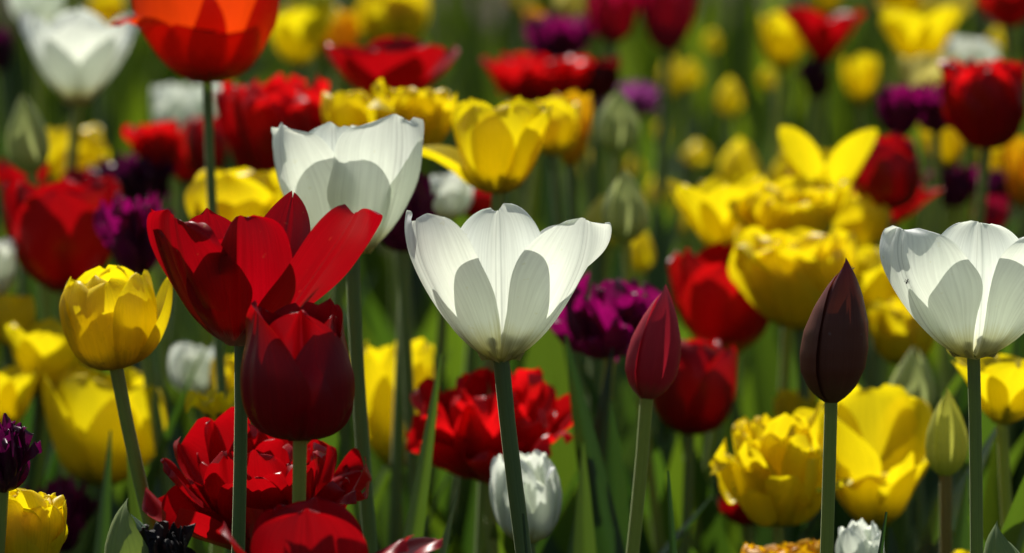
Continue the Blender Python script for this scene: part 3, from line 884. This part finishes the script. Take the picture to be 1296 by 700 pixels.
# small yellow ones scattered through the green
for lab, x, y, w, h, D in (
        ('small yellow tulip right of a dimmer one, under the rose red pair', 873, 112, 27, 36, 2.9),
        ('dim ochre tulip under the rose red pair', 849, 122, 28, 52, 2.95),
        ('small bright yellow tulip alone in the green, highest of its row', 924, 146, 30, 44, 2.9),
        ('slim amber tulip just right of the large golden yellow one', 746, 228, 22, 40, 2.6),
        ('tiny yellow tulip right of the blurred grey green bud', 803, 224, 20, 28, 2.8),
        ('tiny yellow tulip right of the tall green bud tip', 830, 262, 24, 38, 2.8),
        ('small flat yellow tulip in the green left of a taller one', 882, 208, 34, 28, 2.8),
        ('yellow tulip standing above the blurred yellow cluster', 936, 244, 46, 64, 2.5),
        ('thin yellow tulip left of the blurred yellow cluster', 863, 294, 20, 44, 2.6),
        ('yellow tulip tucked behind the base of the tall green bud', 812, 344, 30, 52, 2.2),
        ('tiny yellow tulip under the orange red bloom', 292, 136, 18, 32, 2.7),
        ('tiny amber tulip below the slim yellow one left of the ragged red tulip', 972, 112, 20, 26, 3.0),
        ('small yellow tulip in the green above the bright lone one', 902, 66, 20, 26, 3.2),
        ('tiny yellow tulip halfway between the rose red pair and the tall green bud', 838, 176, 18, 24, 3.0),
        ('tiny pale yellow tulip above the large double red one', 1262, 66, 24, 30, 2.9),
        ('yellow tulip left of the vee shaped one', 992, 246, 34, 50, 2.4)):
    ybud(lab, x, y, w, h, D)


# ---------------------------------------------------------------- leaves
def blocked(P, D, tol=.04):
    n = 0
    for s in (P[len(P) // 3], P[len(P) * 2 // 3], P[-1]):
        for pt in (s[0], s[-1]):
            px, py, d = project(pt)
            for (x0, y0, x1, y1, bd) in BLOOMS:
                if bd > d - tol and x0 < px < x1 and y0 < py < y1:
                    n += 1
                    break
    return n


for root, base, D, n, seed in LEAFJOBS:
    r = random.Random(seed * 3 + 1)
    for i in range(n):
        best = None
        for tr in range(10):
            h = r.uniform(.22, .34) * (1 - .03 * tr) + (.05 if D > 2.2 else .02 if D > 1.55 else 0)
            pts = leaf_pts(h, r.uniform(.030, .058), r.uniform(0, 6.28), r.uniform(82, 90), r.uniform(48, 84), r.uniform(-.6, .6),
                           nu=7 if D < 2 else 5, nv=16 if D < 2 else 10, vfold=r.uniform(.3, .8), seed=seed + i)
            b = blocked(pts + base, D)
            if best is None or b < best[0]:
                best = (b, pts)
            if b == 0:
                break
        grid_obj('leaf', best[1], M['leaf'], root)


def hero_leaf(owner_px, tip, foot, W, D, bend=0.0, fold=.6):
    """an extra leaf of an existing tulip, its tip and a lower point given where the photo shows them"""
    root = min(LEAFJOBS, key=lambda j: abs(j[2] - owner_px[1]) * 3 + abs(j[1][0] - at(owner_px[0], 500, owner_px[1])[0]))[0]
    T, Fp = at(*tip, D), at(*foot, D)
    d = (Fp - T) / max(T[2] - Fp[2], 1e-4)
    B = T + d * T[2]
    B[0] = T[0] + np.clip(B[0] - T[0], -.09, .09)
    k = 18
    t = np.linspace(0, 1, k)
    cl = B[None, :] + (T - B)[None, :] * t[:, None]
    cl[:, 0] += bend * np.sin(np.pi * t)
    cl[:, 1] += -.01 * np.sin(np.pi * t)
    w = W / 2 * np.where(t < .5, 1, np.clip(1 - ((t - .5) / .5) ** 2, 0, 1) ** .8)
    w = np.maximum(w, .0004)
    u = np.linspace(-1, 1, 9)
    P = cl[:, None, :] + np.zeros((1, 9, 1))
    P[:, :, 0] += u[None, :] * w[:, None] * .92
    P[:, :, 1] += (np.abs(u)[None, :] ** 1.3) * w[:, None] * fold - u[None, :] * w[:, None] * .35
    grid_obj('leaf', P - np.array(root.location), M['leaf'], root)


hero_leaf((1052, 1.38), (1122, 648), (1114, 700), .0075, 1.38, fold=.9)
hero_leaf((500, 1.68), (558, 448), (478, 640), .012, 1.58, bend=.012)
hero_leaf((620, 1.68), (716, 425), (742, 560), .020, 1.66)
hero_leaf((780, 1.72), (775, 440), (735, 640), .016, 1.70, bend=.006)
hero_leaf((820, 1.48), (846, 596), (852, 700), .008, 1.50, fold=1.0)
hero_leaf((820, 1.48), (772, 500), (778, 700), .026, 1.75)
hero_leaf((740, 1.68), (738, 560), (740, 700), .018, 1.62)
hero_leaf((1197, 1.60), (1195, 610), (1180, 700), .030, 1.66)
hero_leaf((1197, 1.60), (1225, 600), (1215, 700), .018, 1.63)
hero_leaf((1270, 1.62), (1320, 600), (1284, 700), .014, 1.55)
hero_leaf((150, 1.47), (160, 540), (185, 690), .022, 1.60)
hero_leaf((128, 1.80), (140, 545), (130, 690), .012, 1.66)
hero_leaf((640, 1.40), (662, 650), (668, 720), .004, 1.39, fold=1.0)
hero_leaf((82, 1.78), (12, 235), (92, 420), .020, 2.02, bend=.008)

# two leaf-wrapped buds pushing up at the lower edge
def wrapped(label, tip, W, D, roll, seed):
    T = at(*tip, D)
    root = thing('wrapped_tulip_bud', label, 'tulip bud', 'leaf wrapped buds at the lower edge')
    base = np.array([T[0] + roll, T[1], 0])
    root.location = base
    Hh = T[2]
    for i, (ph, tv, sp) in enumerate(((-35, 1.0, 95), (70, .985, 80), (190, .97, 90))):
        n = 34
        s = 1 - (1 - np.linspace(0, 1, n)) ** 2.2
        prof = np.interp(s, [0, .5, .85, .93, .96, .98, .992, 1.0], [.25, .45, .92, 1.0, .84, .58, .30, .04])
        u = np.linspace(-1, 1, 13)
        U, V = np.meshgrid(u, s)
        wid = np.interp(s, [0, .90, .96, .985, 1], [1, .98, .74, .46, .10])
        ang = R(ph) + U * R(sp) * wid[:, None]
        rad = W / 2 * prof[:, None] * (1 + .10 * U + .05 * i - .10 * np.exp(-(U / .1) ** 2))
        x = rad * np.sin(ang) - roll * V ** 1.5
        y = -rad * np.cos(ang)
        z = Hh * tv * V
        grid_obj('leaf', np.stack([x, y, z], -1), M['wrap'], root)
    BLOOMS.append((tip[0] - 30, tip[1], tip[0] + 40, 760, D))


wrapped('pointed bud still wrapped in grey green leaves beside the black dried tulip', (163, 630), .021, 1.36, .012, 1)
wrapped('leaf wrapped grey green bud leaning right by the right hand white tulip stem', (1263, 658), .020, 1.40, .045, 2)


# the mass of other leaves in the bed
def foliage():
    r = random.Random(99)
    V, Fc, UVs = [], [], []
    nu, nv = 3, 9
    base_n = 0
    made = 0
    tries = 0
    while made < 3300 and tries < 60000:
        tries += 1
        y = .95 + 9.5 * r.random() ** 1.15
        x = r.uniform(-1, 1) * (.55 + .26 * y)
        D = y
        clump = math.sin(x * 9.3 + 1.7 * math.sin(y * 4.1)) + math.sin(y * 6.7 + 2.1 * math.sin(x * 5.3 + 1))
        if r.random() > (.5 + .34 * clump) * (.55 if D < 2.1 else 1):
            continue
        hmax = .26 if D < 1.6 else .30 if D < 2.1 else .345 if D < 2.6 else .37
        h = r.uniform(.35, 1.0) * hmax * (1 + .05 * clump)
        pts = leaf_pts(h, r.uniform(.018, .040) * (1.0 if D < 2.2 else 1.45), r.uniform(0, 6.28), r.uniform(78, 92), r.uniform(50, 88), r.uniform(-.8, .8),
                       nu=nu, nv=nv, vfold=r.uniform(.3, .8), seed=tries)
        pts = pts + np.array([x, y, 0.0])
        if 1.0 < D < 3.0 and abs(x) < .14 * D and blocked(pts, D) > 0 and r.random() < .95:
            continue
        V.append(pts.reshape(-1, 3))
        for i in range(nv - 1):
            for j in range(nu - 1):
                a = base_n + i * nu + j
                Fc.append((a, a + 1, a + nu + 1, a + nu))
                UVs += [(j / 2, i / (nv - 1)), ((j + 1) / 2, i / (nv - 1)), ((j + 1) / 2, (i + 1) / (nv - 1)), (j / 2, (i + 1) / (nv - 1))]
        base_n += nu * nv
        made += 1
    me = bpy.data.meshes.new('tulip_foliage')
    me.from_pydata(np.concatenate(V).tolist(), [], Fc)
    uvl = me.uv_layers.new(name='UVMap')
    uvl.data.foreach_set('uv', np.array(UVs, dtype=np.float32).reshape(-1))
    me.polygons.foreach_set('use_smooth', np.ones(len(Fc), dtype=bool))
    me.materials.append(M['field'])
    o = bpy.data.objects.new('tulip_foliage', me)
    scene.collection.objects.link(o)
    o['kind'] = 'stuff'
    o['label'] = 'mass of green tulip leaves filling the flower bed'
    o['category'] = 'foliage'


foliage()


# ---------------------------------------------------------------- tiny insects
def insect(label, px, py, D, size, ang):
    P = at(px, py, D)
    t = np.linspace(-1, 1, 13)
    prof = np.array([.02, .28, .36, .34, .2, .12, .3, .32, .14, .1, .26, .24, .03])
    path = np.stack([t * math.cos(ang), np.zeros(13), t * math.sin(ang)], -1) * size
    o = grid_obj('insect', tube(path + np.array([0, -.0004, 0]), prof * size, 8), M['insect'], None, closed_u=True)
    o.location = P
    o['label'] = label
    o['category'] = 'insect'
    for k in (-.3, 0, .3):
        for sgn in (-1, 1):
            n = np.array([-math.sin(ang), 0, math.cos(ang)]) * sgn
            ax = np.array([math.cos(ang), 0, math.sin(ang)])
            p0 = ax * k * size
            p1 = p0 + n * size * .6 + np.array([0, -.0005, 0])
            p2 = p1 + n * size * .4 + ax * k * size * .8 + np.array([0, .0007, 0])
            grid_obj('leg', tube(np.array([p0, p1, p2]), [size * .06] * 3, 5), M['insect'], o, closed_u=True)


insect('tiny black insect sitting on the petal of the white tulip', 1148, 356, 1.392, .0009, 1.2)
insect('tiny dark insect at the tip of the maroon bud', 1079, 340, 1.38, .0007, .5)
